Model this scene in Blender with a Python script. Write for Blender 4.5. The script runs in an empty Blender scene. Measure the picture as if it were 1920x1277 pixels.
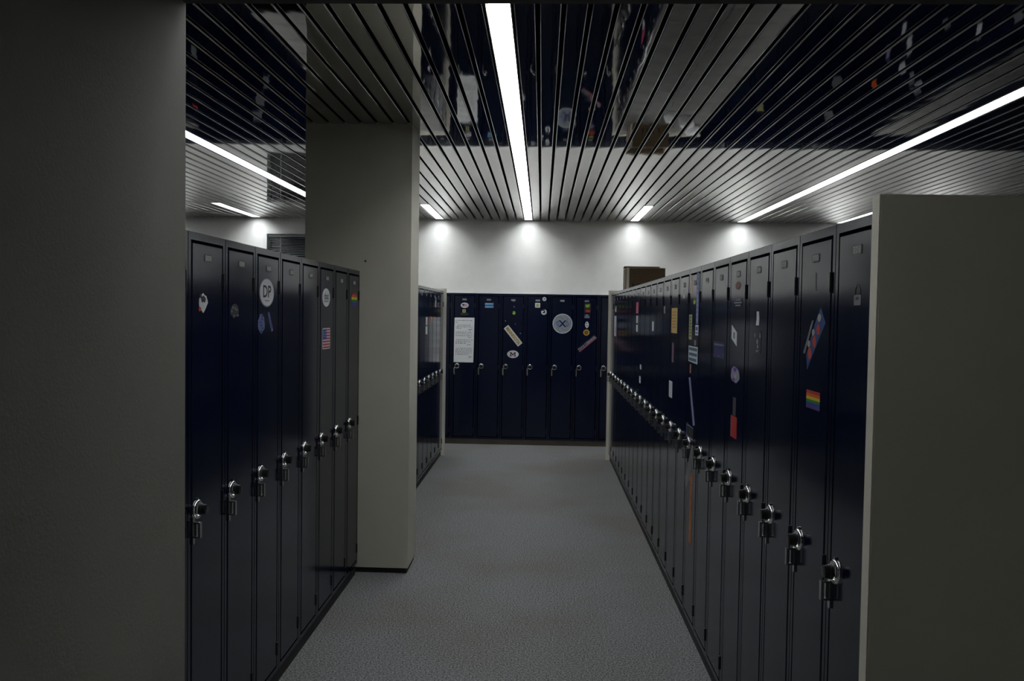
import bpy, bmesh, math, random
from mathutils import Matrix, Vector

# ------------------------------------------------------------------ camera, world, exposure
scene = bpy.context.scene
C = scene.collection
F_PX, YAW, PITCH, ROLL = 1521.52, 0.0366, -0.0328, 0.0149
CAM_Z = 1.645
cam = bpy.data.cameras.new('camera')
cam.sensor_width = 36.0
cam.lens = F_PX * 36.0 / 1920.0
cam.clip_start = 0.02
cam_ob = bpy.data.objects.new('camera', cam)
C.objects.link(cam_ob)
fw = Vector((-math.sin(YAW) * math.cos(PITCH), math.cos(YAW) * math.cos(PITCH), math.sin(PITCH)))
rt = Vector((math.cos(YAW), math.sin(YAW), 0))
up = rt.cross(fw)
rt2 = rt * math.cos(ROLL) + up * math.sin(ROLL)
up2 = up * math.cos(ROLL) - rt * math.sin(ROLL)
M = Matrix((rt2, up2, -fw)).transposed().to_4x4()
M.translation = Vector((0, 0, CAM_Z))
cam_ob.matrix_world = M
scene.camera = cam_ob

world = bpy.data.worlds.new('world')
scene.world = world
world.use_nodes = True
world.node_tree.nodes['Background'].inputs[0].default_value = (0.0, 0.0, 0.0, 1)
world.node_tree.nodes['Background'].inputs[1].default_value = 0.0

vs = scene.view_settings
vs.view_transform = 'Standard'
vs.look = 'None'
vs.gamma = 1.0
vs.use_curve_mapping = False
vs.exposure = 0.0
LAMP = 25.0                     # radiance of the fluorescent diffusers

# ------------------------------------------------------------------ materials
MATS = {}
def mat(name, col, rough=0.5, metal=0.0, spec=0.5, noise=None, bump=None, emit=None, coat=0.0):
    """noise=(scale, detail, amount, (sx,sy,sz)); bump=(scale, strength, distance, (sx,sy,sz))"""
    if name in MATS:
        return MATS[name]
    m = bpy.data.materials.new(name)
    m.use_nodes = True
    nt = m.node_tree
    b = nt.nodes['Principled BSDF']
    b.inputs['Base Color'].default_value = (*col, 1)
    b.inputs['Roughness'].default_value = rough
    b.inputs['Metallic'].default_value = metal
    b.inputs['Specular IOR Level'].default_value = spec
    if coat:
        b.inputs['Coat Weight'].default_value = coat
        b.inputs['Coat Roughness'].default_value = 0.06
    if emit:
        b.inputs['Emission Color'].default_value = (*emit[0], 1)
        b.inputs['Emission Strength'].default_value = emit[1]
    tc = None
    def coords(scl):
        nonlocal tc
        if tc is None:
            tc = nt.nodes.new('ShaderNodeTexCoord')
        mp = nt.nodes.new('ShaderNodeMapping')
        mp.inputs['Scale'].default_value = scl
        nt.links.new(tc.outputs['Object'], mp.inputs[0])
        return mp
    if noise:
        sc, det, amt, scl = noise
        mp = coords(scl)
        n = nt.nodes.new('ShaderNodeTexNoise')
        n.inputs['Scale'].default_value = sc
        n.inputs['Detail'].default_value = det
        nt.links.new(mp.outputs[0], n.inputs['Vector'])
        r = nt.nodes.new('ShaderNodeValToRGB')
        r.color_ramp.elements[0].position = 0.3
        r.color_ramp.elements[1].position = 0.7
        r.color_ramp.elements[0].color = (*[c * (1 - amt) for c in col], 1)
        r.color_ramp.elements[1].color = (*[min(1, c * (1 + amt)) for c in col], 1)
        nt.links.new(n.outputs['Fac'], r.inputs[0])
        nt.links.new(r.outputs[0], b.inputs['Base Color'])
    if bump:
        sc, st, di, scl = bump
        mp = coords(scl)
        n = nt.nodes.new('ShaderNodeTexNoise')
        n.inputs['Scale'].default_value = sc
        n.inputs['Detail'].default_value = 1.5
        nt.links.new(mp.outputs[0], n.inputs['Vector'])
        bp = nt.nodes.new('ShaderNodeBump')
        bp.inputs['Strength'].default_value = st
        bp.inputs['Distance'].default_value = di
        nt.links.new(n.outputs['Fac'], bp.inputs['Height'])
        nt.links.new(bp.outputs[0], b.inputs['Normal'])
    MATS[name] = m
    return m

def srgb(r, g, b):
    f = lambda c: (c / 255 / 12.92) if c / 255 <= 0.04045 else ((c / 255 + 0.055) / 1.055) ** 2.4
    return (f(r), f(g), f(b))

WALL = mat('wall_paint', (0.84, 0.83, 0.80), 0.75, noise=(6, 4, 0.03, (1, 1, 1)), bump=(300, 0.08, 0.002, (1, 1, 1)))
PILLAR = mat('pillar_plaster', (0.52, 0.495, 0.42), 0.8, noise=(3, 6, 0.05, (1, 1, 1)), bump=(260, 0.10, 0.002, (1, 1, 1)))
DOORWALL_SHADED = mat('doorway_plaster_shaded', (0.40, 0.385, 0.34), 0.8, noise=(3, 6, 0.06, (1, 1, 1)), bump=(260, 0.10, 0.002, (1, 1, 1)))  # pillar plaster darkened, so the dimness by the doorway is in the colour
SHADED_HEAD = mat('shaded_door_head', (0.07, 0.068, 0.062), 0.6)  # dark colour stands in for shade under the doorway head
PANEL = mat('beige_laminate', (0.77, 0.745, 0.65), 0.55, noise=(2, 3, 0.03, (1, 1, 1)))
PANEL_EDGE = mat('beige_edge_band', (0.66, 0.63, 0.53), 0.5, noise=(2, 3, 0.03, (1, 1, 1)))
NAVY = mat('navy_paint', (0.0034, 0.0063, 0.0215), 0.14, spec=0.40)
NAVY_SHADE = mat('recess_shade', (0.002, 0.002, 0.004), 0.9, spec=0.1)  # near-black copy of the navy, paints shade into the gaps around doors
DUST = mat('dusty_grey_metal', (0.085, 0.082, 0.078), 0.7, noise=(5, 5, 0.3, (1, 1, 1)))
BASE = mat('black_base', (0.006, 0.006, 0.007), 0.55)
BROWN_BASE = mat('brown_vinyl_base', (0.055, 0.045, 0.032), 0.5, noise=(8, 3, 0.2, (1, 1, 1)))
CHROME = mat('chrome', (0.80, 0.80, 0.79), 0.14, 1.0)
STEEL = mat('dull_steel', (0.55, 0.55, 0.54), 0.26, 1.0)
BLACKP = mat('black_plastic', (0.006, 0.006, 0.006), 0.3)
PLATE = mat('aluminium_plate', (0.11, 0.11, 0.11), 0.45, 0.3)
DIGIT = mat('plate_figures', (0.40, 0.40, 0.375), 0.5)
SLAT = mat('mirror_bronze_slat', (0.50, 0.49, 0.47), 0.035, 1.0, bump=(1.0, 0.16, 0.010, (6.0, 2.2, 1.0)))
PLENUM = mat('black_plenum', (0.004, 0.004, 0.004), 0.9)
HOUSING = mat('lamp_housing_enamel', (0.6, 0.6, 0.6), 0.6)
LIGHT = mat('fluorescent_diffuser', (0.9, 0.9, 0.9), 0.5, emit=((0.94, 0.985, 1.0), LAMP))
BLIND = mat('grey_blind', (0.36, 0.36, 0.37), 0.4)
WHITE_TRIM = mat('white_trim', (0.80, 0.80, 0.79), 0.4)
NIGHT = mat('dark_glass', (0.01, 0.011, 0.013), 0.05)
CARD = mat('cardboard', (0.12, 0.078, 0.038), 0.8, noise=(6, 3, 0.12, (1, 1, 6)))
CARD_EDGE = mat('cardboard_edge', (0.62, 0.56, 0.46), 0.8)
INK = mat('black_ink', (0.012, 0.012, 0.014), 0.5)
PAPER = mat('white_paper', (0.72, 0.73, 0.74), 0.6)

def carpet_mat():
    m = bpy.data.materials.new('grey_carpet')
    m.use_nodes = True
    nt = m.node_tree
    b = nt.nodes['Principled BSDF']
    b.inputs['Roughness'].default_value = 0.95
    b.inputs['Specular IOR Level'].default_value = 0.1
    tc = nt.nodes.new('ShaderNodeTexCoord')
    def noise(scale, det):
        n = nt.nodes.new('ShaderNodeTexNoise')
        n.inputs['Scale'].default_value = scale
        n.inputs['Detail'].default_value = det
        nt.links.new(tc.outputs['Object'], n.inputs['Vector'])
        return n
    fine = noise(120, 4)
    r1 = nt.nodes.new('ShaderNodeValToRGB')
    r1.color_ramp.elements[0].position = 0.37
    r1.color_ramp.elements[1].position = 0.63
    r1.color_ramp.elements[0].color = (0.085, 0.087, 0.090, 1)
    r1.color_ramp.elements[1].color = (0.325, 0.327, 0.330, 1)
    nt.links.new(fine.outputs['Fac'], r1.inputs[0])
    big = noise(0.9, 4)
    r2 = nt.nodes.new('ShaderNodeValToRGB')
    r2.color_ramp.elements[0].position = 0.42
    r2.color_ramp.elements[1].position = 0.62
    r2.color_ramp.elements[0].color = (1, 1, 1, 1)
    r2.color_ramp.elements[1].color = (0.90, 0.86, 0.79, 1)
    nt.links.new(big.outputs['Fac'], r2.inputs[0])
    mx = nt.nodes.new('ShaderNodeMixRGB')
    mx.blend_type = 'MULTIPLY'
    mx.inputs[0].default_value = 1
    nt.links.new(r1.outputs[0], mx.inputs[1])
    nt.links.new(r2.outputs[0], mx.inputs[2])
    nt.links.new(mx.outputs[0], b.inputs['Base Color'])
    bp = nt.nodes.new('ShaderNodeBump')
    bp.inputs['Strength'].default_value = 0.15
    bp.inputs['Distance'].default_value = 0.004
    nt.links.new(fine.outputs['Fac'], bp.inputs['Height'])
    nt.links.new(bp.outputs[0], b.inputs['Normal'])
    return m
CARPET = carpet_mat()

# ------------------------------------------------------------------ mesh helpers
class MB:
    def __init__(self):
        self.v, self.f = [], []
    def box(self, x0, x1, y0, y1, z0, z1):
        n = len(self.v)
        self.v += [(x0,y0,z0),(x1,y0,z0),(x1,y1,z0),(x0,y1,z0),(x0,y0,z1),(x1,y0,z1),(x1,y1,z1),(x0,y1,z1)]
        self.f += [[n+i for i in q] for q in ((0,3,2,1),(4,5,6,7),(0,1,5,4),(1,2,6,5),(2,3,7,6),(3,0,4,7))]
        return self
    def prism_xz(self, pts, y0, y1):
        """polygon in local x/z (counter-clockwise seen from -y), front at y0, back at y1"""
        n, k = len(self.v), len(pts)
        self.v += [(x, y0, z) for x, z in pts] + [(x, y1, z) for x, z in pts]
        self.f.append([n + i for i in range(k)])
        self.f.append([n + k + i for i in reversed(range(k))])
        for i in range(k):
            j = (i + 1) % k
            self.f.append([n + i, n + k + i, n + k + j, n + j])
        return self
    def lathe_y(self, prof, cx, cz, seg=24):
        """profile of (radius, y) turned about the axis along y"""
        n = len(self.v)
        for r, y in prof:
            for i in range(seg):
                a = 2 * math.pi * i / seg
                self.v.append((cx + r * math.cos(a), y, cz + r * math.sin(a)))
        for p in range(len(prof) - 1):
            for i in range(seg):
                j = (i + 1) % seg
                self.f.append([n+p*seg+i, n+(p+1)*seg+i, n+(p+1)*seg+j, n+p*seg+j])
        self.f.append([n + i for i in range(seg)])
        self.f.append([n + (len(prof) - 1) * seg + i for i in reversed(range(seg))])
        return self
    def mesh(self, name, material, smooth=False):
        me = bpy.data.meshes.new(name)
        me.from_pydata(self.v, [], self.f)
        me.materials.append(material)
        bm = bmesh.new(); bm.from_mesh(me)
        bmesh.ops.recalc_face_normals(bm, faces=bm.faces)
        bm.to_mesh(me); bm.free()
        if smooth:
            for p in me.polygons: p.use_smooth = True
            try: me.set_sharp_from_angle(angle=math.radians(40))
            except Exception: pass
        me.update()
        return me

def obj(name, me, parent=None, loc=(0, 0, 0), rot=(0, 0, 0)):
    o = bpy.data.objects.new(name, me)
    C.objects.link(o)
    o.location = loc
    o.rotation_euler = rot
    if parent is not None: o.parent = parent
    return o
def tag(o, label=None, cat=None, group=None, kind=None):
    if label: o['label'] = label
    if cat: o['category'] = cat
    if group: o['group'] = group
    if kind: o['kind'] = kind
    return o
def struct(name, mb, m, label=None):
    o = obj(name, mb.mesh(name, m)); o['kind'] = 'structure'
    if label: o['label'] = label
    return o
ORD = ['first','second','third','fourth','fifth','sixth','seventh','eighth','ninth','tenth','eleventh','twelfth',
       'thirteenth','fourteenth','fifteenth','sixteenth','seventeenth','eighteenth','nineteenth','twentieth',
       'twenty-first','twenty-second','twenty-third','twenty-fourth']

# ------------------------------------------------------------------ key dimensions (metres)
XR, XL, YB = 0.780, -1.133, 10.146      # locker fronts right, left, back
PITCH_L, DEPTH = 0.305, 0.457
BASE_H, TOP = 0.068, 1.896
CEIL = 2.807
Y_DOOR = 1.10                          # inner face of the doorway wall
X_MIN, X_MAX = -6.4, 6.4

# ------------------------------------------------------------------ the setting
struct('floor', MB().box(X_MIN-.2, X_MAX+.2, -3.2, YB+.7, -0.1, 0.0), CARPET, 'blue-grey speckled carpet floor')
W0, W1, WZ0, WZ1 = -3.50, -2.30, 1.935, 2.62   # window opening
b = MB()
b.box(X_MIN, W0, YB+.006, YB+.46, TOP+.006, 2.96).box(W1, X_MAX, YB+.006, YB+.46, TOP+.006, 2.96)
b.box(W0, W1, YB+.006, YB+.46, TOP+.006, WZ0).box(W0, W1, YB+.006, YB+.46, WZ1, 2.96)
b.box(X_MIN, X_MAX, YB+.462, YB+.7, 0, 2.96)
struct('wall_back', b, WALL, 'off-white plaster wall above the recessed far lockers')
struct('wall_left', MB().box(X_MIN-.2, X_MIN, Y_DOOR, YB+.7, 0, 2.96), WALL)
struct('wall_right', MB().box(X_MAX, X_MAX+.2, Y_DOOR, YB+.7, 0, 2.96), WALL)
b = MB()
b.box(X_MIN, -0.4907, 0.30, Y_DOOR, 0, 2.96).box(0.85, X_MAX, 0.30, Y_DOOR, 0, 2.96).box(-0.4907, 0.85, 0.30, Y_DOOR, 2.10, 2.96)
struct('wall_front', b, DOORWALL_SHADED, 'dim plaster wall of the doorway close to the camera')
struct('trim_2', MB().box(-0.4907, 0.85, 0.30, Y_DOOR, 2.060, 2.10), SHADED_HEAD, 'head of the doorway along the top edge, shade painted in')  # lowest strip of the header, split off to carry painted shade
b = MB()
b.box(-2.6, -2.4, -3.0, 0.30, 0, 2.7).box(2.4, 2.6, -3.0, 0.30, 0, 2.7).box(-2.6, 2.6, -3.2, -3.0, 0, 2.7)
struct('wall_rear', b, WALL)
struct('ceiling_entry', MB().box(-2.6, 2.6, -3.2, 0.30, 2.6, 2.7), WALL)
struct('trim_1', MB().box(X_MIN, X_MAX, YB-.004, YB+.02, TOP+.0005, TOP+.012), WHITE_TRIM, 'thin white strip along the top of the far lockers')
struct('baseboard_back', MB().box(X_MIN, X_MAX, YB+.004, YB+.04, 0, BASE_H-.001), BROWN_BASE, 'brown vinyl base under the far lockers')

# pillar with black toe strip
p = struct('wall_pillar', MB().box(-1.485, -0.82, 5.03, 5.34, 0.035, CEIL+.01), PILLAR, 'square grey plaster pillar between the left locker rows')
obj('toe_strip', MB().box(-1.475, -0.832, 5.042, 5.33, 0.0, 0.0355).mesh('toe_strip', BASE), p)
obj('nail_hole', MB().lathe_y([(0.006, 5.027), (0.007, 5.031)], -1.105, 1.96, 8).mesh('nail_hole', INK), p)

# window with blind
w = obj('window_1', MB().box(W0+.02, W1-.02, YB+.12, YB+.13, WZ0+.02, WZ1-.02).mesh('window_pane', NIGHT))
tag(w, 'dark window with lowered grey slatted blind high on the far wall', kind='structure')
b = MB()
b.box(W0-.025, W0+.02, YB-.012, YB+.05, WZ0-.02, WZ1+.025).box(W1-.02, W1+.025, YB-.012, YB+.05, WZ0-.02, WZ1+.025)
b.box(W0+.02, W1-.02, YB-.012, YB+.05, WZ1-.012, WZ1+.025).box(W0+.02, W1-.02, YB-.012, YB+.05, WZ0-.02, WZ0+.012)
obj('window_frame', b.mesh('window_frame', WHITE_TRIM), w)
obj('blind_rail', MB().box(W0+.025, W1-.025, YB+.03, YB+.06, WZ1-.045, WZ1-.014).mesh('blind_rail', BLIND), w)
slat_me = MB().prism_xz([(W0+.03, -.001), (W1-.03, -.001), (W1-.03, .001), (W0+.03, .001)], -.0115, .0115).mesh('blind_slat', BLIND)
nb = 0
z = WZ1 - .062
while z > WZ0 + .02:
    obj('blind_slat', slat_me, w, (0, YB+.045, z), (math.radians(-14), 0, 0)); z -= .0215
for cx in (W0+.18, (W0+W1)/2, W1-.18):
    obj('blind_cord', MB().box(cx-.0015, cx+.0015, YB+.034, YB+.037, WZ0+.03, WZ1-.03).mesh('blind_cord', PAPER), w)

# ceiling: black void with mirror-bright metal strips every 100 mm, lamps in place of single strips
ceil = struct('ceiling', MB().box(X_MIN, X_MAX, Y_DOOR, YB+.006, 2.92, 2.96), PLENUM, 'mirror-polished metal strip ceiling with black gaps')
GAP0, SP = -0.036, 0.100
LONG = {0: 1.30, 26: 3.90, -22: 4.90}
SHORT = {13: 8.70, -11: 8.75, -34: 8.78, 38: 8.95, 50: 8.85, -46: 8.85}  # last two entries are unseen, added lamps
SW = 0.0415
LEND = 0.09                              # lamps stop this far short of the far wall
prof = [(-SW, .020), (-SW, .006), (-SW+.0012, .0026), (-SW+.0030, .0008), (-SW+.0055, 0), (SW-.0055, 0), (SW-.0030, .0008), (SW-.0012, .0026), (SW, .006), (SW, .020)]
def slat_mesh(length, name):
    me = bpy.data.meshes.new(name)
    v = [(x, 0, zz) for x, zz in prof] + [(x, length, zz) for x, zz in prof]
    k = len(prof)
    me.from_pydata(v, [], [[i, i+1, k+i+1, k+i] for i in range(k-1)])
    me.materials.append(SLAT)
    for i_, q in enumerate(me.polygons): q.use_smooth = i_ != 4
    return me
full = slat_mesh(YB - Y_DOOR - .004, 'slat')
n0, n1 = int((X_MIN + .186) / SP) , int((X_MAX + .186) / SP) - 1
def slot_x(n): return GAP0 - 1.5 * SP + n * SP
def make_lamp(n, y0, y1, label, seg, tint=None):
    x = slot_x(n)
    r = bpy.data.objects.new('linear_ceiling_light', None); C.objects.link(r)
    r.location = (x, y0, CEIL)
    tag(r, label, 'light', 'fluorescent strip lights in the ceiling')
    L = y1 - y0
    b = MB()
    b.box(-.050, -.046, 0, L, .0, .07).box(.046, .050, 0, L, .0, .07).box(-.046, .046, 0, L, .062, .07)
    b.box(-.046, .046, 0, .004, .0, .062).box(-.046, .046, L-.004, L, .0, .062)
    obj('housing', b.mesh('housing', HOUSING), r)
    k = max(1, round(L / seg))
    for i in range(k):
        a0, a1 = .005 + i * (L - .01) / k, .005 + (i + 1) * (L - .01) / k - .003
        obj('diffuser', MB().box(-.0455, .0455, a0, a1, .052, .058).mesh('diffuser', LIGHT), r)
for n in range(n0, n1 + 1):
    x = slot_x(n)
    if x - .05 < X_MIN or x + .05 > X_MAX: continue
    if n in LONG or n in SHORT:
        obj('slat', slat_mesh(LEND - .004, 'slat'), ceil, (x, YB - LEND + .002, CEIL))
    if n in LONG:
        if LONG[n] - Y_DOOR > .1: obj('slat', slat_mesh(LONG[n] - Y_DOOR - .006, 'slat'), ceil, (x, Y_DOOR+.002, CEIL))
    elif n in SHORT:
        obj('slat', slat_mesh(SHORT[n] - Y_DOOR - .006, 'slat'), ceil, (x, Y_DOOR+.002, CEIL))
    else:
        obj('slat', full, ceil, (x, Y_DOOR+.002, CEIL))
make_lamp(0, 1.30, YB-LEND, 'long white fluorescent strip light above the middle aisle', 1.22)
make_lamp(26, 3.90, YB-LEND, 'long white fluorescent strip light above the aisle on the right', 1.22)
make_lamp(-22, 4.90, YB-LEND, 'long white fluorescent strip light on the left, passing behind the pillar', 1.22)
make_lamp(13, SHORT[13], YB-LEND, 'short white strip light at the far wall above the cardboard box', 1.5)
make_lamp(-11, SHORT[-11], YB-LEND, 'short white strip light at the far wall just right of the pillar', 1.5)
make_lamp(-34, SHORT[-34], YB-LEND, 'short white strip light at the far wall left of the pillar near the window', 1.5)
make_lamp(38, SHORT[38], YB-LEND, 'short white strip light at the far right, just above the nearest right lockers', 1.5)

make_lamp(50, SHORT[50], YB-LEND, 'unseen strip light added at the far wall behind the large near end panel', 1.5)  # unseen lamp added past the visible row to brighten the right-hand ceiling
make_lamp(-46, SHORT[-46], YB-LEND, 'unseen strip light added at the far wall behind the doorway wall', 1.5)  # unseen lamp added as the left counterpart of the one on the right

# ------------------------------------------------------------------ lockers
HW = 0.1503
def rrect(w, h, r, k=4, cx=0, cz=0):
    pts = []
    for sx, sz, a0 in ((1, -1, -90), (1, 1, 0), (-1, 1, 90), (-1, -1, 180)):
        for i in range(k + 1):
            a = math.radians(a0 + 90 * i / k)
            pts.append((cx + sx * (w/2 - r) + r * math.cos(a), cz + sz * (h/2 - r) + r * math.sin(a)))
    return pts
def ellipse(w, h, k=36, cx=0, cz=0):
    return [(cx + w/2 * math.cos(2*math.pi*i/k), cz + h/2 * math.sin(2*math.pi*i/k)) for i in range(k)]

b = MB()
b.box(-HW, HW, .020, DEPTH-.001, BASE_H, TOP-.002)
b.box(-HW, -HW+.019, 0, .020, BASE_H, TOP-.002).box(HW-.019, HW, 0, .020, BASE_H, TOP-.002)
b.box(-HW+.019, HW-.019, 0, .020, TOP-.026, TOP-.002).box(-HW+.019, HW-.019, 0, .020, BASE_H, BASE_H+.022)
ME_BODY = b.mesh('body', NAVY)
ME_BODY.materials.append(NAVY_SHADE)
for q in ME_BODY.polygons:
    if q.index < 6: q.material_index = 1
ME_TOP = MB().box(-HW, HW, .002, DEPTH-.001, TOP-.002, TOP).mesh('top', DUST)
ME_BASE = MB().box(-PITCH_L/2, PITCH_L/2, .012, DEPTH-.01, 0, BASE_H).mesh('base', BASE)
def door_mesh():
    x, z0, z1, c = HW-.0270, BASE_H+.029, TOP-.034, .003
    m = MB()
    n = 0
    m.v = [(-x,.018,z0),(x,.018,z0),(x,.018,z1),(-x,.018,z1), (-x,.002,z0),(x,.002,z0),(x,.002,z1),(-x,.002,z1),
           (-x+c,-.001,z0+c),(x-c,-.001,z0+c),(x-c,-.001,z1-c),(-x+c,-.001,z1-c)]
    m.f = [[3,2,1,0],[8,9,10,11]]
    for i in range(4):
        j = (i + 1) % 4
        m.f += [[i, j, 4+j, 4+i], [4+i, 4+j, 8+j, 8+i]]
    return m.mesh('door', NAVY)
ME_DOOR = door_mesh()
b = MB().prism_xz(rrect(.060, .025, .009), -.0024, -.001)
ME_PLATE = b.mesh('number_plate', PLATE)
b = MB()
for cx, kind in ((-.0175, 0), (0, 1), (.0175, 2)):
    b.box(cx-.006, cx+.006, -.0031, -.0024, .0050, .0080)
    if kind != 1: b.box(cx-.006, cx+.006, -.0031, -.0024, -.0015, .0015)
    b.box(cx-.006, cx+.006, -.0031, -.0024, -.0080, -.0050)
    b.box(cx+.003, cx+.006, -.0031, -.0024, -.0080, .0080)
    if kind != 0: b.box(cx-.006, cx-.003, -.0031, -.0024, -.0080, .0080)
ME_FIG = b.mesh('figures', DIGIT)
ME_HINGE = MB().lathe_y([(.0052, -.028), (.0052, .028)], 0, 0, 10).mesh('hinge', BLACKP, True)
DX, DZ = -.085, .983
prof_r = [(.0195, -.002)] + [(.0258 + .0068*math.cos(math.radians(a)), -.003 - .0065*math.sin(math.radians(a))) for a in (180, 155, 130, 105, 80, 55, 30, 0)] + [(.0326, -.001)]
b = MB().lathe_y(prof_r, 0, 0, 28)
b.box(-.003, .003, -.006, -.001, .030, .0385)
ME_RING = b.mesh('dial_ring', CHROME, True)
ME_KNOB = MB().lathe_y([(.013, -.034), (.0165, -.033), (.0175, -.020), (.0195, -.018), (.0195, -.012)], 0, 0, 20).mesh('dial_knob', BLACKP, True)
b = MB().prism_xz(rrect(.015, .092, .004, 2, 0, 0), -.006, -.001)
ME_HPLATE = b.mesh('latch_plate', STEEL)
b = MB()
b.box(-.0075, .0075, -.026, -.006, -.028, -.023).box(-.0075, .0075, -.026, -.006, .019, .024).box(-.0075, .0075, -.029, -.023, -.028, .024)
b.box(-.0045, .0045, -.016, -.006, -.023, .019)
ME_PULL = b.mesh('lift_pull', STEEL)

def locker(pos, rz, label, group, full_detail=True, base=True):
    r = bpy.data.objects.new('locker', None); C.objects.link(r)
    r.location = pos; r.rotation_euler = (0, 0, rz)
    tag(r, label, 'locker', group)
    obj('body', ME_BODY, r)
    obj('top', ME_TOP, r)
    if base: obj('base', ME_BASE, r)
    d = obj('door', ME_DOOR, r)
    if full_detail:
        pl = obj('number_plate', ME_PLATE, d, (0, 0, 1.817))
        pl['label'] = 'small metal number plate with raised figures'
        f = obj('figures', ME_FIG, d, (0, 0, 1.817))
        for hz in (1.742, .973, .172):
            obj('hinge', ME_HINGE, d, (HW-.0225, -.001, hz), (math.radians(90), 0, 0))
        rg = obj('dial_ring', ME_RING, d, (DX, 0, DZ)); rg['label'] = 'chrome lock ring'
        kn = obj('dial_knob', ME_KNOB, d, (DX, 0, DZ)); kn['label'] = 'black dial knob'
        hp = obj('latch_plate', ME_HPLATE, d, (DX-.033, 0, .921)); hp['label'] = 'steel latch plate'
        obj('lift_pull', ME_PULL, d, (DX-.033, 0, .925))
    return r
RZ_R, RZ_L = -math.pi/2, math.pi/2
R0 = 1.8955
R_NOTE = {0: 'with faint padlock decal', 1: 'with rainbow flag', 3: 'with small pale figure', 4: 'with tilted white card',
          5: 'with blue square decal', 7: 'crowded with stickers', 9: 'with tan poster', 15: 'with pink tag'}
for i in range(24):
    extra = ' ' + R_NOTE[i] if i in R_NOTE else ''
    locker((XR, R0 + (i + .5) * PITCH_L, 0), RZ_R, f'navy locker{extra}, {ORD[i]} from the near end panel, right row', 'lockers along the right side of the aisle')
L0 = 2.56 - 2 * PITCH_L
L_NOTE = {7: 'with torn picture scrap', 6: 'with faint scribbled decal', 5: 'with white DP oval', 2: 'with flag and white disc', 0: 'with rainbow disc'}
for i in range(10):
    k = 9 - i
    extra = ' ' + L_NOTE[k] if k in L_NOTE else ''
    locker((XL, L0 + (i + .5) * PITCH_L, 0), RZ_L, f'navy locker{extra}, {ORD[k]} from the pillar, near left row', 'lockers along the left side before the pillar')
LF0, LFN = 5.62, 12
for i in range(LFN):
    k = LFN - 1 - i
    locker((XL, LF0 + (i + .5) * PITCH_L, 0), RZ_L, f'navy steel locker beyond the pillar on the left, {ORD[k]} from the far end panel', 'lockers along the left side behind the pillar')
b = MB().box(-1.59, XL-.002, 5.345, LF0-.002, 0, TOP)
tag(obj('filler_panel', b.mesh('filler_panel', NAVY)), 'plain navy filler panel between pillar and the left lockers behind it', 'panel')
B_NOTE = {0: 'a long handwritten note', 1: 'a light blue double bar', 2: 'a slanted gold-lettered sticker', 3: 'three small white magnets',
          4: 'a large round white emblem', 5: 'a slanted navy and red bumper sticker'}
BX0 = -0.9735
for k in range(-17, 24):
    x = BX0 + k * 0.3055
    vis = -1 <= k <= 6
    if k in B_NOTE: lab = f'navy locker in the far wall bearing {B_NOTE[k]}'
    elif k == -1: lab = 'navy steel locker in the far wall half hidden behind the left end panel'
    elif k == 6: lab = 'navy steel locker in the far wall cut off by the right end panel'
    else: lab = 'navy steel locker in the far wall, seen only mirrored in the ceiling'
    locker((x, YB, 0), 0, lab, 'lockers recessed in the far wall', vis, False)
# rows across the neighbouring aisles: they show only in the mirror ceiling
XR2, XL2 = 3.607, -3.960
for i in range(24):
    y = R0 + (i + .5) * PITCH_L
    locker((XR + 2*DEPTH + .002, y, 0), RZ_L, 'navy steel locker backing onto the right row, its grey top mirrored in the ceiling', 'lockers backing onto the right row', False)
    locker((XR2, y, 0), RZ_R, 'navy steel locker across the next aisle on the right, mirrored in the ceiling', 'lockers across the right-hand neighbouring aisle', False)
    locker((XL2, y, 0), RZ_L, 'navy steel locker across the next aisle on the left, mirrored in the ceiling', 'lockers across the left-hand neighbouring aisle', False)
for i in range(10):
    locker((XL - 2*DEPTH - .002, L0 + (i + .5) * PITCH_L, 0), RZ_R, 'navy steel locker backing onto the left rows, its grey top mirrored in the ceiling', 'lockers backing onto the left rows', False)
for i in range(LFN):
    locker((XL - 2*DEPTH - .002, LF0 + (i + .5) * PITCH_L, 0), RZ_R, 'navy steel locker backing onto the left rows, its grey top mirrored in the ceiling', 'lockers backing onto the left rows', False)

# beige end panels
def end_panel(x0, x1, y0, y1, label):
    r = bpy.data.objects.new('end_panel', None); C.objects.link(r); r.location = ((x0+x1)/2, (y0+y1)/2, 0)
    tag(r, label, 'panel', 'beige end panels of the locker rows')
    hx, hy = (x1-x0)/2, (y1-y0)/2
    obj('panel', MB().box(-hx+.004, hx-.004, -hy, hy, 0, 1.920).mesh('panel', PANEL), r)
    obj('edge_band', MB().box(-hx, -hx+.0032, -hy+.0015, hy-.0015, 0, 1.925).mesh('edge_band', PANEL_EDGE), r)
    obj('edge_band', MB().box(hx-.0032, hx, -hy+.0015, hy-.0015, 0, 1.925).mesh('edge_band', PANEL_EDGE), r)
    obj('top_band', MB().box(-hx+.004, hx-.004, -hy+.0015, hy-.0015, 1.9205, 1.925).mesh('top_band', PANEL_EDGE), r)
XRB, XLB = XR + 2*DEPTH + .002, XL - 2*DEPTH - .002
end_panel(XR-.030, XRB+.030, R0-.044, R0-.002, 'large beige end panel of the right lockers, close to the camera')
end_panel(XR-.030, XRB+.030, R0+24*PITCH_L+.002, R0+24*PITCH_L+.042, 'narrow beige far end panel of the right locker row')
end_panel(XLB-.030, XL+.030, LF0+LFN*PITCH_L+.002, LF0+LFN*PITCH_L+.042, 'narrow beige far end panel of the left locker row')
end_panel(XLB-.030, XL+.030, L0-.044, L0-.002, 'beige near end panel of the left lockers, hidden by the doorway wall')

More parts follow.
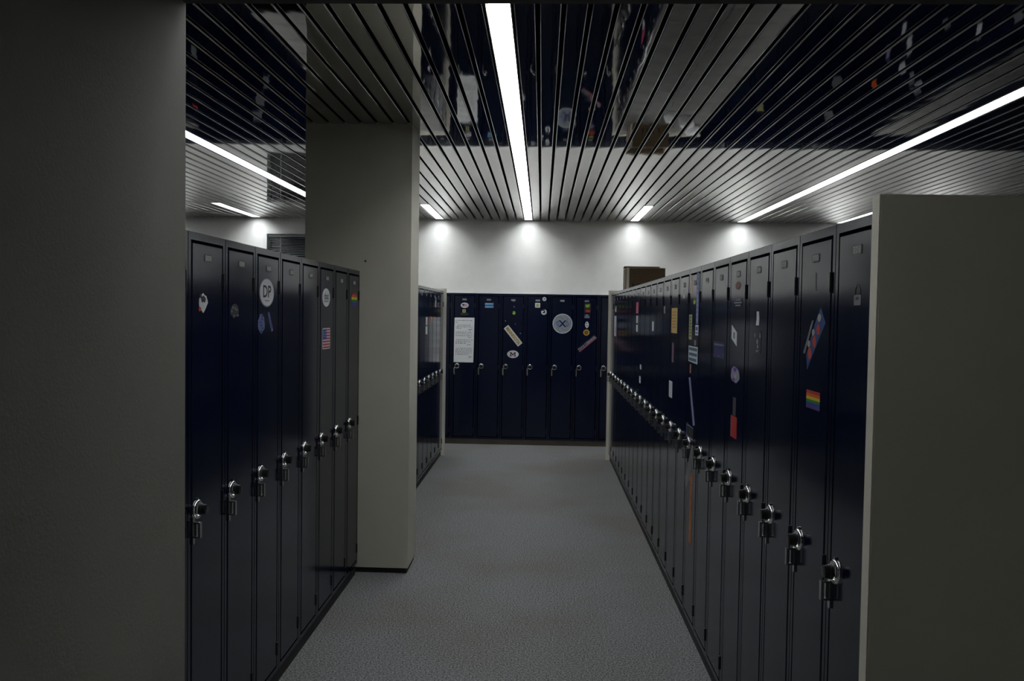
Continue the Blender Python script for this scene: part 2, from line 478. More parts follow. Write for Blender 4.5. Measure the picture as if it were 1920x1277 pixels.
# ------------------------------------------------------------------ cardboard box and things on top of the right lockers
bx = bpy.data.objects.new('cardboard_box', None); C.objects.link(bx)
bx.location = (1.11, 8.97, TOP + .0005)
tag(bx, 'brown cardboard box with loose lid on top of the right lockers', 'box')
hw, hd, bh, t = .208, .16, .262, .005
obj('front_wall', MB().box(-hw, hw, -hd, -hd+t, 0, bh).mesh('front_wall', CARD), bx)
obj('rear_wall', MB().box(-hw, hw, hd-t, hd, 0, bh).mesh('rear_wall', CARD), bx)
obj('side_wall', MB().box(-hw, -hw+t, -hd+t, hd-t, 0, bh).mesh('side_wall', CARD), bx)
obj('side_wall', MB().box(hw-t, hw, -hd+t, hd-t, 0, bh).mesh('side_wall', CARD), bx)
obj('bottom', MB().box(-hw+t, hw-t, -hd+t, hd-t, 0, t).mesh('bottom', CARD), bx)
b = MB()
b.box(-hw, hw, -hd, -hd+t, bh, bh+.004).box(-hw, hw, hd-t, hd, bh, bh+.004).box(-hw, -hw+t, -hd+t, hd-t, bh, bh+.004).box(hw-t, hw, -hd+t, hd-t, bh, bh+.004)
obj('rim', b.mesh('rim', CARD_EDGE), bx)
obj('flap', MB().prism_xz([(-hw-.004, 0), (hw-.03, 0), (hw-.03, .006), (-hw-.004, .006)], -.05, .05).mesh('flap', CARD), bx, (0, hd-.05, bh+.018), (math.radians(-8), 0, 0))
b = MB()
for i in range(5):
    cx = -.135 + i * .058
    b.prism_xz(ellipse(.026, .026, 10, cx, .085), -hd-.0008, -hd).prism_xz([(cx-.016, .056), (cx+.016, .056), (cx+.004, .078), (cx-.004, .078)], -hd-.0008, -hd)
obj('printed_marks', b.mesh('printed_marks', INK), bx)
obj('packing_tape', MB().box(-hw-.0006, -hw, -.03, .03, 0, bh).box(-hw, -hw+.03, -hd-.0006, -hd, 0, bh).mesh('packing_tape', CARD_EDGE), bx)

def lump(name, loc, dims, m, label, cat, seed, group=None):
    rnd = random.Random(seed)
    bm = bmesh.new()
    bmesh.ops.create_icosphere(bm, subdivisions=3, radius=1)
    offs = [(Vector((rnd.uniform(-1,1), rnd.uniform(-1,1), rnd.uniform(-1,1))).normalized(), rnd.uniform(.10, .30)) for _ in range(14)]
    for v in bm.verts:
        d = v.co.normalized(); s = 1.0
        for o_, a in offs: s += a * max(0, d.dot(o_) - .55) * (1 if a > .18 else -1)
        v.co = Vector((d.x * s * dims[0], d.y * s * dims[1], max(-.75, d.z * s) * dims[2]))
    zmin = min(v.co.z for v in bm.verts)
    for v in bm.verts: v.co.z -= zmin
    me = bpy.data.meshes.new(name); bm.to_mesh(me); bm.free()
    me.materials.append(m)
    for q in me.polygons: q.use_smooth = True
    return tag(obj(name, me, None, loc), label, cat, group)
YEL = mat('pale_yellow_cloth', (0.55, 0.50, 0.25), 0.8)
PNK = mat('pale_pink_cloth', (0.55, 0.45, 0.42), 0.8)
lump('rolled_cloth', (.985, 8.90, TOP+.006), (.06, .06, .13), YEL, 'pale yellow rolled cloth at the left inside the cardboard box', 'cloth', 1)
lump('rolled_cloth', (1.11, 8.90, TOP+.006), (.055, .06, .13), PAPER, 'white rolled cloth in the middle inside the cardboard box', 'cloth', 2)
lump('rolled_cloth', (1.235, 8.90, TOP+.006), (.055, .06, .13), PNK, 'pinkish rolled cloth at the right inside the cardboard box', 'cloth', 3)
for i, (x, y, s) in enumerate(((1.28, 8.45, .07), (1.47, 8.62, .08), (1.58, 8.9, .085))):
    lump('plastic_bag', (x, y, TOP+.0005), (s, s*.8, s*.7), PAPER, 'crumpled white bag on the locker tops right of the box', 'bag', 10+i, 'crumpled bags on the right lockers')

# ------------------------------------------------------------------ stickers, magnets and papers on the doors
STK = {}
def sm(name, r, g, b_, rough=0.55):
    return mat('print_' + name, tuple(c * 0.75 for c in srgb(r, g, b_)), rough)
S_WHITE = sm('white', 222, 224, 226); S_GREY = sm('grey', 120, 122, 126); S_DIM = sm('dim_grey', 66, 68, 71)
S_BLACK = sm('black', 14, 14, 18); S_NAVY = sm('navy', 18, 26, 90); S_RED = sm('red', 190, 36, 30); S_BLUE = sm('blue', 36, 66, 160)
S_ORANGE = sm('orange', 224, 104, 32); S_YEL = sm('yellow', 226, 200, 48); S_GREEN = sm('green', 44, 140, 52); S_PURPLE = sm('purple', 92, 48, 132)
S_LBLUE = sm('light_blue', 120, 170, 215); S_TAN = sm('tan', 214, 178, 104); S_GOLD = sm('gold', 196, 152, 66); S_MAROON = sm('maroon', 92, 20, 28)
S_PINK = sm('pink', 205, 80, 110); S_LAV = sm('lavender', 150, 150, 190); S_LIME = sm('lime', 150, 190, 50); S_OLIVE = sm('pale_yellow_green', 176, 178, 120)
S_SLATE = sm('slate_blue', 96, 110, 160)

ROT = {'R': RZ_R, 'L': RZ_L, 'B': 0.0}
def place(row, u, z):
    e = .0012
    if row == 'R': return (XR - e, u, z)
    if row == 'L': return (XL + e, u, z)
    if row == 'B': return (u, YB - e, z)
    if row == 'R2': return (XR2 - e, u, z)
    return (XL2 + e, u, z)
TH = .0006
def sticker(row, u, z, pts, m, label, name='sticker', cat='sticker', group=None, tilt=0.0):
    rz = ROT.get(row, RZ_R if row == 'R2' else RZ_L)
    o = obj(name, MB().prism_xz(pts, -TH, 0).mesh(name, m), None, place(row, u, z))
    o.rotation_euler = Matrix.Rotation(rz, 3, 'Z').to_euler() if not tilt else (Matrix.Rotation(rz, 3, 'Z') @ Matrix.Rotation(-tilt, 3, 'Y')).to_euler()
    return tag(o, label, cat, group)
def inlay(parent, name, polys, m, layer=1):
    b = MB()
    for p in polys: b.prism_xz(p, -TH*(1+layer*.7), -TH*.5)
    return obj(name, b.mesh(name, m), parent)
def rect(w, h, cx=0, cz=0): return [(cx-w/2, cz-h/2), (cx+w/2, cz-h/2), (cx+w/2, cz+h/2), (cx-w/2, cz+h/2)]
def text(parent, s, w, h, m, cx=0, cz=0, layer=2, bold=0.0, name='lettering'):
    cu = bpy.data.curves.new(name, 'FONT'); cu.body = s; cu.align_x = 'CENTER'; cu.align_y = 'CENTER'
    cu.offset = bold; cu.extrude = 0.0; cu.resolution_u = 3
    t_ = bpy.data.objects.new(name, cu); C.objects.link(t_)
    bpy.context.view_layer.update()
    me = bpy.data.meshes.new_from_object(t_)
    bpy.data.objects.remove(t_)
    xs = [v.co.x for v in me.vertices]; ys = [v.co.y for v in me.vertices]
    x0, x1, y0, y1 = min(xs), max(xs), min(ys), max(ys)
    for v in me.vertices:
        a = (v.co.x - (x0+x1)/2) / (x1-x0) * w + cx
        c = (v.co.y - (y0+y1)/2) / (y1-y0) * h + cz
        v.co = (a, -TH*(1+layer*.7), c)
    me.materials.clear(); me.materials.append(m)
    return obj(name, me, parent)
def blob(w, h, seed, k=18, rough=.25, cx=0, cz=0):
    rnd = random.Random(seed)
    return [(cx + w/2*math.cos(2*math.pi*i/k)*(1-rnd.random()*rough), cz + h/2*math.sin(2*math.pi*i/k)*(1-rnd.random()*rough)) for i in range(k)]

# --- left row
o = sticker('L', 2.672, 1.667, blob(.084, .070, 3, 16, .35), S_WHITE, 'torn black and white picture scrap on the nearest visible left locker')
inlay(o, 'dark_patch', [blob(.05, .030, 5, 12, .4, .002, .012), blob(.022, .02, 6, 10, .3, -.02, .022)], S_BLACK)
inlay(o, 'red_corner', [blob(.022, .018, 7, 10, .3, -.026, -.022)], S_RED)
o = sticker('L', 2.950, 1.64, blob(.088, .060, 8, 14, .3), S_BLACK, 'dark decal with faint scribbled figure on the second visible left locker')
inlay(o, 'scribble', [blob(.02, .012, 20+i, 8, .4, -.028 + .012*i, .018*math.sin(i*2.3)) for i in range(6)], S_GREY)
o = sticker('L', 3.300, 1.718, ellipse(.178, .120), S_GREY, 'white oval sticker lettered DP')
inlay(o, 'white_field', [ellipse(.164, .110)], S_WHITE)
text(o, 'DP', .098, .050, S_BLACK, 0, .004, 2, .02)
inlay(o, 'small_print', [rect(.05, .004, .0, -.034)], S_GREY, 2)
o = sticker('L', 3.236, 1.59, blob(.086, .088, 11, 22, .22), S_SLATE, 'pale blue scribbled decal below the DP oval')
inlay(o, 'doodle_lines', [blob(.03, .010, 40+i, 9, .4, .012*math.sin(i*1.7), -.03+.012*i) for i in range(6)], S_NAVY)
o = sticker('L', 3.347, 1.597, [(-.033, .036), (-.02, .042), (.033, -.036), (.014, -.042), (-.012, -.005)], S_SLATE, 'narrow slanted blue strip beside the scribbled decal')
inlay(o, 'strip_line', [[(-.014, .018), (-.009, .018), (.020, -.030), (.012, -.032)]], S_NAVY)
o = sticker('L', 4.218, 1.716, ellipse(.150, .096), S_WHITE, 'white disc sticker with black lettering above the flag')
text(o, 'that', .085, .036, S_BLACK, 0, .008, 2, .01)
inlay(o, 'small_print', [rect(.085, .006, 0, -.020)], S_GREY, 2)
o = sticker('L', 4.224, 1.501, rrect(.150, .110, .010), S_WHITE, 'red and white striped flag sticker with blue canton')
inlay(o, 'red_stripe', [rect(.138, .0076, 0, .0455 - .0152*i) for i in range(7)], S_RED)
inlay(o, 'blue_canton', [rect(.066, .053, -.036, .0228)], S_BLUE, 2)
inlay(o, 'star', [ellipse(.006, .006, 5, -.055 + .019*(i % 3), .012 + .012*(i//3)) for i in range(9)], S_WHITE, 3)
def rainbow(o, w, h, clip=None):
    cols = [('red_stripe', S_RED), ('orange_stripe', S_ORANGE), ('yellow_stripe', S_YEL), ('green_stripe', S_GREEN), ('blue_stripe', S_BLUE), ('purple_stripe', S_PURPLE)]
    for i, (nm, m) in enumerate(cols):
        z1 = h/2 - i*h/6; z0 = z1 - h/6
        if clip:
            wa, wb = clip(z0), clip(z1)
            inlay(o, nm, [[(-wa, z0), (wa, z0), (wb, z1), (-wb, z1)]], m)
        else: inlay(o, nm, [rect(w, h/6, 0, (z0+z1)/2)], m)
o = sticker('L', 4.852, 1.716, ellipse(.150, .092), S_PURPLE, 'rainbow striped disc on the left locker next to the pillar')
rainbow(o, .15, .088, lambda z_: .075*math.sqrt(max(0, 1-(z_/.0462)**2)))
for u, z_, w_, h_, m, lab in ((8.60, 1.741, .10, .074, S_WHITE, 'small white rectangle near the top of a locker behind the pillar'), (8.60, 1.797, .09, .03, S_GREY, 'tiny grey tag above a white rectangle behind the pillar'),
        (8.27, 1.582, .12, .044, S_ORANGE, 'orange tag on a locker behind the pillar'), (7.93, 1.561, .10, .079, S_WHITE, 'upper white slip on a locker edge behind the pillar'), (7.93, 1.472, .12, .078, S_WHITE, 'lower white slip on a locker edge behind the pillar')):
    sticker('L', u, z_, rrect(w_, h_, .006, 2), m, lab)

# --- far lockers
o = sticker('B', -.970, 1.744, ellipse(.101, .066), S_WHITE, 'white oval sticker with small flag above the handwritten note')
inlay(o, 'red_stripe', [rect(.060, .005, .0, .014 - .009*i) for i in range(4)], S_RED)
inlay(o, 'blue_canton', [rect(.026, .020, -.018, .008)], S_NAVY, 2)
o = sticker('B', -.978, 1.672, rrect(.043, .043, .006, 2), S_OLIVE, 'small pale square magnet above the handwritten note')
inlay(o, 'mark', [ellipse(.016, .016, 10)], S_BLACK)
o = sticker('B', -.972, 1.632, rrect(.105, .040, .006, 2), S_BLACK, 'black sticker with tiny grey script above the handwritten note')
inlay(o, 'script', [ellipse(.022, .024, 12, -.036, 0)] + [rect(.010, .012, -.012+.014*i, -.002+.003*(i % 2)) for i in range(4)], S_DIM)
note = sticker('B', -.974, 1.309, [(-.127, -.280), (.120, -.280), (.128, .281), (-.122, .279)], PAPER, 'long white sheet of handwritten notes on a far locker', 'paper_note', 'paper')
rnd = random.Random(4)
lines = [(.245, 0, 1)] + [(.22, 0, .1)] + [(.185, .1, .85), (.165, 0, 1), (.145, .05, .35), (.135, .75, 1), (.122, .8, .95), (.098, 0, .95), (.076, 0, 1), (.054, 0, 1), (.032, .75, 1), (.0, .05, 1), (-.022, 0, .9), (-.042, 0, .6), (-.058, .7, .9), (-.105, .05, 1), (-.125, 0, 1), (-.145, 0, 1), (-.163, 0, 1), (-.183, 0, .8), (-.205, .8, 1), (-.22, .8, 1)]
polys = []
for zz, a0, a1 in lines:
    x = -.108 + a0 * .21
    while x < -.108 + a1 * .21 - .004:
        wl = rnd.uniform(.008, .026)
        polys.append(rect(min(wl, .102 - x), .0048 + rnd.random()*.002, x + wl/2, zz + rnd.uniform(-.001, .001)))
        x += wl + rnd.uniform(.004, .009)
inlay(note, 'handwriting', polys, sm('pencil', 44, 46, 56))
o = sticker('B', -.663, 1.747, rect(.106, .060), S_NAVY, 'light blue double bar sticker on the second far locker')
inlay(o, 'blue_bar', [rect(.106, .025, 0, .0175), rect(.106, .025, 0, -.0175)], S_LBLUE)
for u, z_, s, m, lab in ((-.359, 1.815, .030, S_WHITE, 'white round magnet over a number plate on the third far locker'), (-.351, 1.734, .014, S_GREY, 'tiny grey magnet below the number plate of the third far locker'),
        (-.456, 1.555, .016, S_GREY, 'tiny grey magnet left above the slanted gold sticker'), (-.332, 1.518, .016, S_GREY, 'tiny grey magnet just above the slanted gold sticker'), (-.267, 1.403, .016, S_GREY, 'tiny grey magnet right of the slanted gold sticker')):
    sticker('B', u, z_, ellipse(s, s, 14), m, lab, 'magnet', 'magnet')
o = sticker('B', -.353, 1.656, blob(.046, .053, 9, 14, .3), S_LIME, 'yellow-green leaf-shaped magnet on the third far locker', 'magnet', 'magnet')
inlay(o, 'dark_mark', [rect(.022, .006, -.006, .006)], S_BLACK)
o = sticker('B', -.3585, 1.372, rect(.288, .072), S_WHITE, 'slanted white sticker with gold MINNESOTA lettering', tilt=-math.atan2(.2235, .181))
inlay(o, 'gold_field', [rect(.268, .054)], sm('pale_gold', 216, 206, 176))
text(o, 'MINNESOTA', .255, .040, sm('old_gold', 150, 112, 40), 0, 0, 3, .025)
o = sticker('B', -.358, 1.140, ellipse(.145, .097), S_WHITE, 'white oval sticker with block letter M')
inlay(o, 'letter_m', [rect(.014, .052, -.026, 0), rect(.014, .052, .026, 0), [(0, -.020), (0, .002), (-.018, .026), (-.033, .026)], [(0, .002), (0, -.020), (.033, .026), (.018, .026)],
                       rect(.028, .010, -.027, -.021), rect(.028, .010, .027, -.021), rect(.022, .008, -.029, .022), rect(.022, .008, .029, .022)], S_MAROON)
o = sticker('B', .026, 1.836, ellipse(.050, .050, 20), S_WHITE, 'round white magnet at the top of the fourth far locker', 'magnet', 'magnet')
inlay(o, 'ring', [ellipse(.022, .022, 12)], S_GREY)
o = sticker('B', -.058, 1.757, rrect(.064, .060, .008, 2), S_WHITE, 'square white magnet on the fourth far locker', 'magnet', 'magnet')
inlay(o, 'picture', [rect(.036, .034)], S_OLIVE)
def arc(r0, r1, a0, a1, k=16):
    o_ = [(r1*math.cos(math.radians(a0+(a1-a0)*i/k)), r1*math.sin(math.radians(a0+(a1-a0)*i/k))) for i in range(k+1)]
    i_ = [(r0*math.cos(math.radians(a1-(a1-a0)*i/k)), r0*math.sin(math.radians(a1-(a1-a0)*i/k))) for i in range(k+1)]
    return o_ + i_
o = sticker('B', .022, 1.674, ellipse(.072, .074, 20), S_BLACK, 'black magnet with white crescent on the fourth far locker', 'magnet', 'magnet')
b = MB()
pts = arc(.018, .035, -200, 70, 14); k = len(pts)//2
for i in range(k-1): b.prism_xz([pts[i], pts[i+1], pts[2*k-2-i], pts[2*k-1-i]], -TH*1.7, -TH*.5)
obj('crescent', b.mesh('crescent', S_WHITE), o)
inlay(o, 'beak', [blob(.034, .018, 4, 10, .2, -.016, .008)], S_WHITE, 2)
o = sticker('B', .256, 1.532, ellipse(.247, .247, 48), S_WHITE, 'large round white emblem sticker with swirling lines and blue letters')
inlay(o, 'grey_field', [ellipse(.228, .228, 48)], sm('cool_grey', 150, 158, 166))
sw = MB()
for j in range(6):
    a0 = j * math.pi/3 + .3
    prev = None
    for i in range(9):
        r_ = .052 + (.113-.052) * i/8; a = a0 + 1.1 * (i/8)**1.2
        q0 = (r_*math.cos(a), r_*math.sin(a)); q1 = (r_*math.cos(a)+.007*math.sin(a)*-1, r_*math.sin(a)+.007*math.cos(a))
        if prev: sw.prism_xz([prev[0], q0, q1, prev[1]], -TH*2.4, -TH)
        prev = (q0, q1)
obj('swirl_lines', sw.mesh('swirl_lines', sm('dark_grey', 70, 76, 86)), o)
inlay(o, 'letter_x', [[(-.052, .042), (.026, -.042), (.052, -.042), (-.026, .042)], [(-.052, -.042), (-.026, -.042), (.052, .042), (.026, .042)]], sm('royal', 10, 16, 84), 4)
text(o, 'O', .034, .048, S_BLUE, -.058, 0, 3, .02)
text(o, 'O', .034, .048, S_BLUE, .058, 0, 3, .02)
o = sticker('B', .564, 1.730, rrect(.082, .122, .006, 2), S_BLACK, 'black sticker with green over red figures on the sixth far locker')
inlay(o, 'green_shape', [blob(.060, .050, 31, 12, .45, 0, .028), rect(.012, .03, -.02, .03), rect(.012, .03, .02, .035)], S_LIME)
inlay(o, 'red_shape', [blob(.066, .038, 32, 12, .3, .002, -.034)], S_RED)
o = sticker('B', .560, 1.628, rrect(.075, .058, .006, 2), S_BLACK, 'small black sticker with lavender lettering on the sixth far locker')
inlay(o, 'lavender_letters', [rect(.056, .009, 0, -.014), rect(.062, .007, 0, -.003), blob(.040, .020, 12, 10, .3, -.002, .014)], S_LAV)
o = sticker('B', .560, 1.523, blob(.050, .088, 14, 12, .12), S_WHITE, 'small white figure magnet on the sixth far locker', 'magnet', 'magnet')
inlay(o, 'dark_mark', [blob(.018, .02, 15, 8, .3, -.004, .018), rect(.022, .008, .006, -.012)], S_BLACK)
o = sticker('B', .555, 1.426, ellipse(.078, .078, 24), S_GOLD, 'round gold medallion sticker above the slanted bumper sticker')
inlay(o, 'brown_centre', [ellipse(.046, .046, 18)], sm('brown', 84, 56, 20))
inlay(o, 'gold_mark', [ellipse(.016, .012, 10)], S_GOLD, 2)
o = sticker('B', .566, 1.289, rect(.280, .056), sm('ink_navy', 22, 26, 44), 'slanted navy and red bumper sticker with white lettering', tilt=math.atan2(.180, .2105))
inlay(o, 'red_stripe', [rect(.276, .012, 0, -.020)], sm('crimson', 170, 36, 66))
inlay(o, 'white_line', [rect(.276, .003, 0, -.012)], S_WHITE)
text(o, 'Kerry', .090, .026, S_WHITE, -.085, .007, 2, .01)
text(o, 'Edwards', .128, .024, S_WHITE, .066, .008, 2, .01)
inlay(o, 'star', [[(-.020+.014*(1 if i % 2 == 0 else .42)*math.sin(i*math.pi/5)*-1, .008+.014*(1 if i % 2 == 0 else .42)*math.cos(i*math.pi/5)) for i in range(10)]], sm('rose', 214, 150, 170), 2)

# --- right row (from near to far)
o = sticker('R', 2.040, 1.704, rrect(.044, .026, .003, 2, 0, -.012), S_GREY, 'faint grey padlock-shaped decal on the nearest right locker')
b = MB(); pts = arc(.013, .018, 0, 180, 10); k = len(pts)//2
for i in range(k-1): b.prism_xz([pts[i], pts[i+1], pts[2*k-2-i], pts[2*k-1-i]], -TH, 0)
sh = obj('shackle', b.mesh('shackle', S_DIM), o, (0, 0, .010))
inlay(o, 'shackle_foot', [rect(.005, .012, s*.0155, .006) for s in (-1, 1)], S_DIM)
inlay(o, 'dark_key', [rect(.02, .008, 0, -.008)], S_BLACK)
sticker('R', 2.350, 1.749, [(-.009, -.026), (.010, -.026), (.004, .0), (.004, .026), (-.003, .026), (-.003, 0)], S_GREY, 'faint grey pen-shaped decal on the second right locker')
o = sticker('R', 2.346, 1.411, rect(.116, .052), S_PURPLE, 'small rainbow striped flag sticker on the second right locker')
rainbow(o, .116, .052)
sticker('R', 2.398, 1.590, [(.040, .050), (.025, .048), (-.046, -.048), (-.030, -.050)][::-1], S_GREY, 'narrow pale torn strip beside the slanted blue picture')
o = sticker('R', 2.345, 1.583, [(-.060, -.088), (.084, .050), (.044, .092), (-.002, .046), (-.070, -.044)], sm('deep_blue', 30, 70, 130), 'slanted torn blue picture strip with red figures')
inlay(o, 'red_figure', [blob(.036, .040, 61, 12, .2, -.038, -.040), blob(.034, .040, 62, 12, .2, -.002, -.004), blob(.032, .034, 63, 12, .2, .028, .030)], sm('vermilion', 206, 66, 40))
inlay(o, 'pale_head', [blob(.026, .024, 64, 10, .2, -.048, -.012), blob(.026, .022, 65, 10, .2, -.012, .022), blob(.030, .026, 66, 10, .2, .036, .064)], sm('pale_flesh', 190, 180, 166), 2)
sticker('R', 2.965, 1.642, [(-.020, -.025), (.018, -.025), (.022, .0), (.014, .025), (-.014, .025), (-.012, 0)], S_WHITE, 'small white strip on the fourth right locker')
o = sticker('R', 2.960, 1.558, rrect(.098, .082, .010, 2), NAVY, 'clear decal with small pale doll figure on the fourth right locker')
inlay(o, 'pale_figure', [blob(.014, .022, 71, 8, .2, -.034, .022), blob(.014, .022, 72, 8, .2, .034, .022), blob(.026, .022, 73, 8, .2, 0, .0), blob(.028, .016, 74, 8, .2, .006, -.018), rect(.034, .008, 0, -.034)], S_GREY)
sticker('R', 3.270, 1.771, blob(.092, .038, 75, 14, .2), sm('brick', 120, 74, 66), 'dull red patch near the top of the fifth right locker')
o = sticker('R', 3.268, 1.703, rect(.135, .034), NAVY, 'clear decal with three lines of pale letters on the fifth right locker')
inlay(o, 'letter_row', [rect(.018, .006, -.03+.022*i, .011) for i in range(4)] + [rect(.018, .006, -.05+.021*i, 0) for i in range(6)] + [rect(.018, .006, -.03+.022*i, -.011) for i in range(4)], S_GREY)
o = sticker('R', 3.316, 1.571, [(-.044, -.013), (.044, -.042), (.044, .013), (-.044, .042)][::1], S_WHITE, 'tilted white card on the fifth right locker', 'card', 'card')
inlay(o, 'card_print', [rect(.030, .026)], S_GREY)
o = sticker('R', 3.288, 1.413, blob(.160, .072, 81, 20, .2), S_LAV, 'white and violet cut-out sticker on the fifth right locker')
inlay(o, 'violet_patch', [blob(.06, .022, 82, 10, .3, .0, .022), blob(.05, .016, 83, 10, .3, -.02, -.02)], S_PURPLE)
inlay(o, 'yellow_patch', [blob(.04, .02, 84, 10, .3, .015, -.006)], S_YEL, 2)
o = sticker('R', 3.285, 1.286, rect(.050, .072), S_DIM, 'dim grey bookmark strip above the red tag')
inlay(o, 'letters', [rect(.03, .005, 0, .026-.010*i) for i in range(6)], S_BLACK)
o = sticker('R', 3.290, 1.203, rrect(.104, .088, .006, 2), S_RED, 'red tag below the bookmark strip on the fifth right locker')
inlay(o, 'white_edge', [rect(.008, .07, -.042, 0)], S_GREY)
o = sticker('R', 3.594, 1.501, rect(.205, .072), S_NAVY, 'dark blue square decal with pale top edge on the sixth right locker')
inlay(o, 'pale_edge', [rect(.195, .008, 0, .022)], S_GREY)
inlay(o, 'pale_corner', [rect(.03, .004, .0, -.028), rect(.006, .02, .094, -.018)], S_GREY)
# seventh/eighth lockers crowded with stickers
sticker('R', 4.284, 1.811, rect(.045, .10), sm('peach', 206, 170, 150), 'thin peach strip at the top of the eighth right locker')
o = sticker('R', 4.110, 1.737, rect(.060, .258), S_SLATE, 'long upright blue-grey bumper strip on the eighth right locker')
inlay(o, 'strip_text', [rect(.028, .016, 0, .11-.024*i) for i in range(10)], S_LAV)
o = sticker('R', 4.112, 1.577, rect(.078, .052), S_WHITE, 'small white label with blue print under the long strip')
inlay(o, 'blue_print', [rect(.05, .018, 0, .008), rect(.05, .006, 0, -.014)], S_BLUE)
o = sticker('R', 4.290, 1.590, rect(.082, .131), S_OLIVE, 'yellow-green upright label on the eighth right locker')
inlay(o, 'label_print', [rect(.05, .010, 0, .05-.016*i) for i in range(7)], sm('dark_olive', 92, 96, 40))
o = sticker('R', 4.204, 1.450, [(-.125, -.040), (.125, -.044), (.125, .042), (-.125, .042)], sm('pale_blue_white', 196, 214, 228), 'white sign with three lines of dark lettering on the right lockers', 'paper_sign', 'sign')
rnd = random.Random(9)
pl = []
for r_ in range(3):
    x = -.108
    while x < .10:
        w_ = rnd.uniform(.012, .022)
        pl.append(rect(w_, .015, min(x + w_/2, .108), .027 - .027*r_)); x += w_ + .006
inlay(o, 'sign_letters', pl, sm('ink_blue', 40, 52, 76))
sticker('R', 4.264, 1.373, rect(.036, .047), sm('rust', 150, 96, 70), 'small rust tag hanging under the white sign')
sticker('R', 4.148, 1.512, rect(.050, .027), S_GREY, 'tiny grey tag above the white sign')
sticker('R', 4.190, 1.721, blob(.074, .03, 91, 12, .3), S_LIME, 'small lime-green decal beside the long strip')
ribbon = sticker('R', 4.209, 1.209, [(-.097, .114), (-.052, .118), (.095, -.111), (.052, -.122)], S_LAV, 'long slanting white ribbon strip on the right lockers', 'paper_strip', 'paper')
o = sticker('R', 4.244, 1.044, [(-.095, .038), (-.095, -.036), (.095, -.036), (.095, .032)], S_BLACK, 'black sign with white border lines between the locks', 'paper_sign', 'sign')
inlay(o, 'white_border', [rect(.18, .007, 0, -.030), rect(.18, .004, 0, .029), rect(.006, .06, -.09, 0)], S_LAV)
inlay(o, 'white_mark', [rect(.05, .026, .0, 0), rect(.02, .026, .05, 0)], S_DIM)
sticker('R', 4.240, .855, [(.066, .133), (.103, .128), (.080, .009), (-.072, -.134), (-.112, -.071)][::-1], S_GREY, 'grey pointed pennant strip hanging below the black sign', 'paper_strip', 'paper')
o = sticker('R', 4.176, .660, [(-.034, -.180), (.034, -.190), (.034, .180), (-.030, .186)], sm('wood_orange', 186, 112, 60), 'long upright orange strip along the door edge of a right locker', 'paper_strip', 'paper')
inlay(o, 'brown_tick', [rect(.05, .004, 0, -.12+.06*i) for i in range(5)], sm('brown', 84, 56, 20))
sticker('R', 4.508, 1.769, rect(.052, .047), S_WHITE, 'small white square near the top of the ninth right locker')
o = sticker('R', 4.812, 1.620, rect(.205, .148), S_TAN, 'tan poster on the tenth right locker', 'poster', 'poster')
inlay(o, 'poster_print', [rect(.14, .008, 0, .05-.018*i) for i in range(6)], sm('ochre', 176, 138, 70))
for u, z_, w_, h_, m, lab in ((4.871, 1.846, .09, .026, S_WHITE, 'white tag at the top of the tenth right locker'), (4.842, 1.430, .07, .116, sm('mauve', 110, 84, 98), 'mauve strip below the tan poster'),
        (4.898, 1.207, .12, .099, S_WHITE, 'white label between tan poster and the locks on the right'), (6.69, 1.710, .15, .094, S_PINK, 'pink tag in the middle of the right row'),
        (6.69, 1.615, .12, .061, S_WHITE, 'white tag directly below the pink tag'), (6.69, 1.543, .10, .057, S_WHITE, 'second white tag below the pink tag'),
        (8.64, 1.713, .13, .062, S_WHITE, 'white tag above the pale bumper sticker near the far end'), (5.73, 1.573, .076, .067, S_WHITE, 'white tag between the tan poster and the pink tag'),
        (5.20, 1.685, .06, .047, S_GREY, 'grey tag two lockers beyond the tan poster'), (6.39, 1.244, .085, .037, S_WHITE, 'small white oval tag low in the middle of the right row'),
        (6.42, 1.142, .09, .054, S_WHITE, 'small white tag just above the locks in the middle of the right row')):
    sticker('R', u, z_, rrect(w_, h_, .006, 2), m, lab)
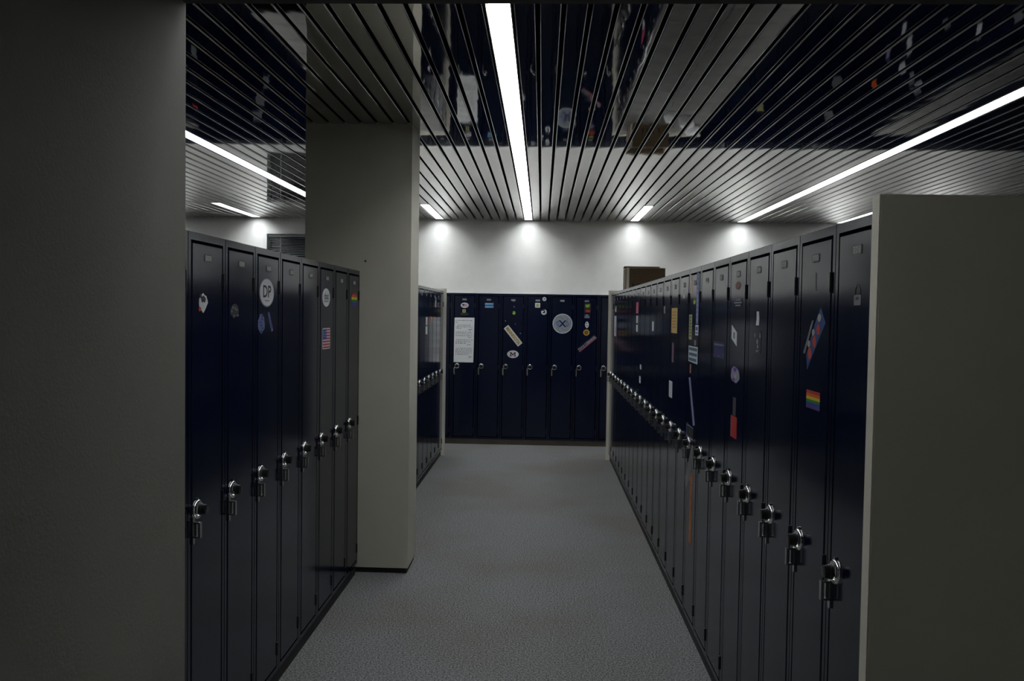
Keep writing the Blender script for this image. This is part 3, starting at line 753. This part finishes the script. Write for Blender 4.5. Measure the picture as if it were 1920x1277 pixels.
o = sticker('R', 8.66, 1.532, rect(.24, .215), sm('pale_lilac', 196, 200, 220), 'pale bumper sticker near the far end of the right row')
inlay(o, 'red_print', [rect(.05, .07, .02, -.045)], S_RED)
# scattered papers across the neighbouring aisles (seen mirrored in the ceiling)
SCAT = [('R2', 8.44, 1.04, .09, .14, S_WHITE), ('R2', 8.30, 1.24, .10, .16, S_WHITE), ('R2', 8.44, 1.41, .12, .10, S_WHITE), ('R2', 8.22, 1.60, .10, .14, S_GREY),
        ('R2', 8.08, 1.73, .14, .08, S_WHITE), ('R2', 6.42, 1.63, .12, .12, S_GREY), ('R2', 9.14, 1.40, .11, .09, S_ORANGE), ('R2', 8.80, 1.15, .08, .10, S_LAV),
        ('R2', 7.55, 1.30, .10, .08, S_GREY), ('R2', 7.00, 1.55, .08, .12, S_WHITE), ('R2', 5.60, 1.25, .12, .10, S_GREY), ('R2', 4.80, 1.60, .10, .14, S_LBLUE),
        ('L2', 8.83, 1.32, .12, .10, S_GREY), ('L2', 9.08, 1.08, .12, .10, S_GREY), ('L2', 8.45, 1.60, .10, .10, S_WHITE), ('L2', 9.10, 1.70, .14, .06, S_RED),
        ('L2', 7.60, 1.35, .10, .14, S_GREY), ('L2', 6.70, 1.20, .12, .10, S_WHITE), ('L2', 5.80, 1.55, .10, .12, S_GREY)]
for row, u, z_, w_, h_, m in SCAT:
    lab = 'small sticker on the lockers across the ' + ('right' if row == 'R2' else 'left') + ' aisle, mirrored in the ceiling'
    sticker(row, u, z_, rrect(w_, h_, .008, 2), m, lab, group='stickers mirrored from ' + ('the right aisle' if row == 'R2' else 'the left aisle'))
for u, z_, w_, h_, m in ((-3.58, 1.33, .10, .16, S_GREY), (-3.50, 1.12, .08, .14, S_GREY), (-3.62, 1.56, .12, .08, S_GREY), (3.55, 1.08, .10, .12, S_GREY), (3.45, 1.48, .10, .10, S_GREY), (2.62, 1.40, .09, .09, S_OLIVE)):
    sticker('B', u, z_, rrect(w_, h_, .008, 2), m, 'small grey sticker on the hidden far lockers, mirrored in the ceiling', group='stickers mirrored from the far wall')
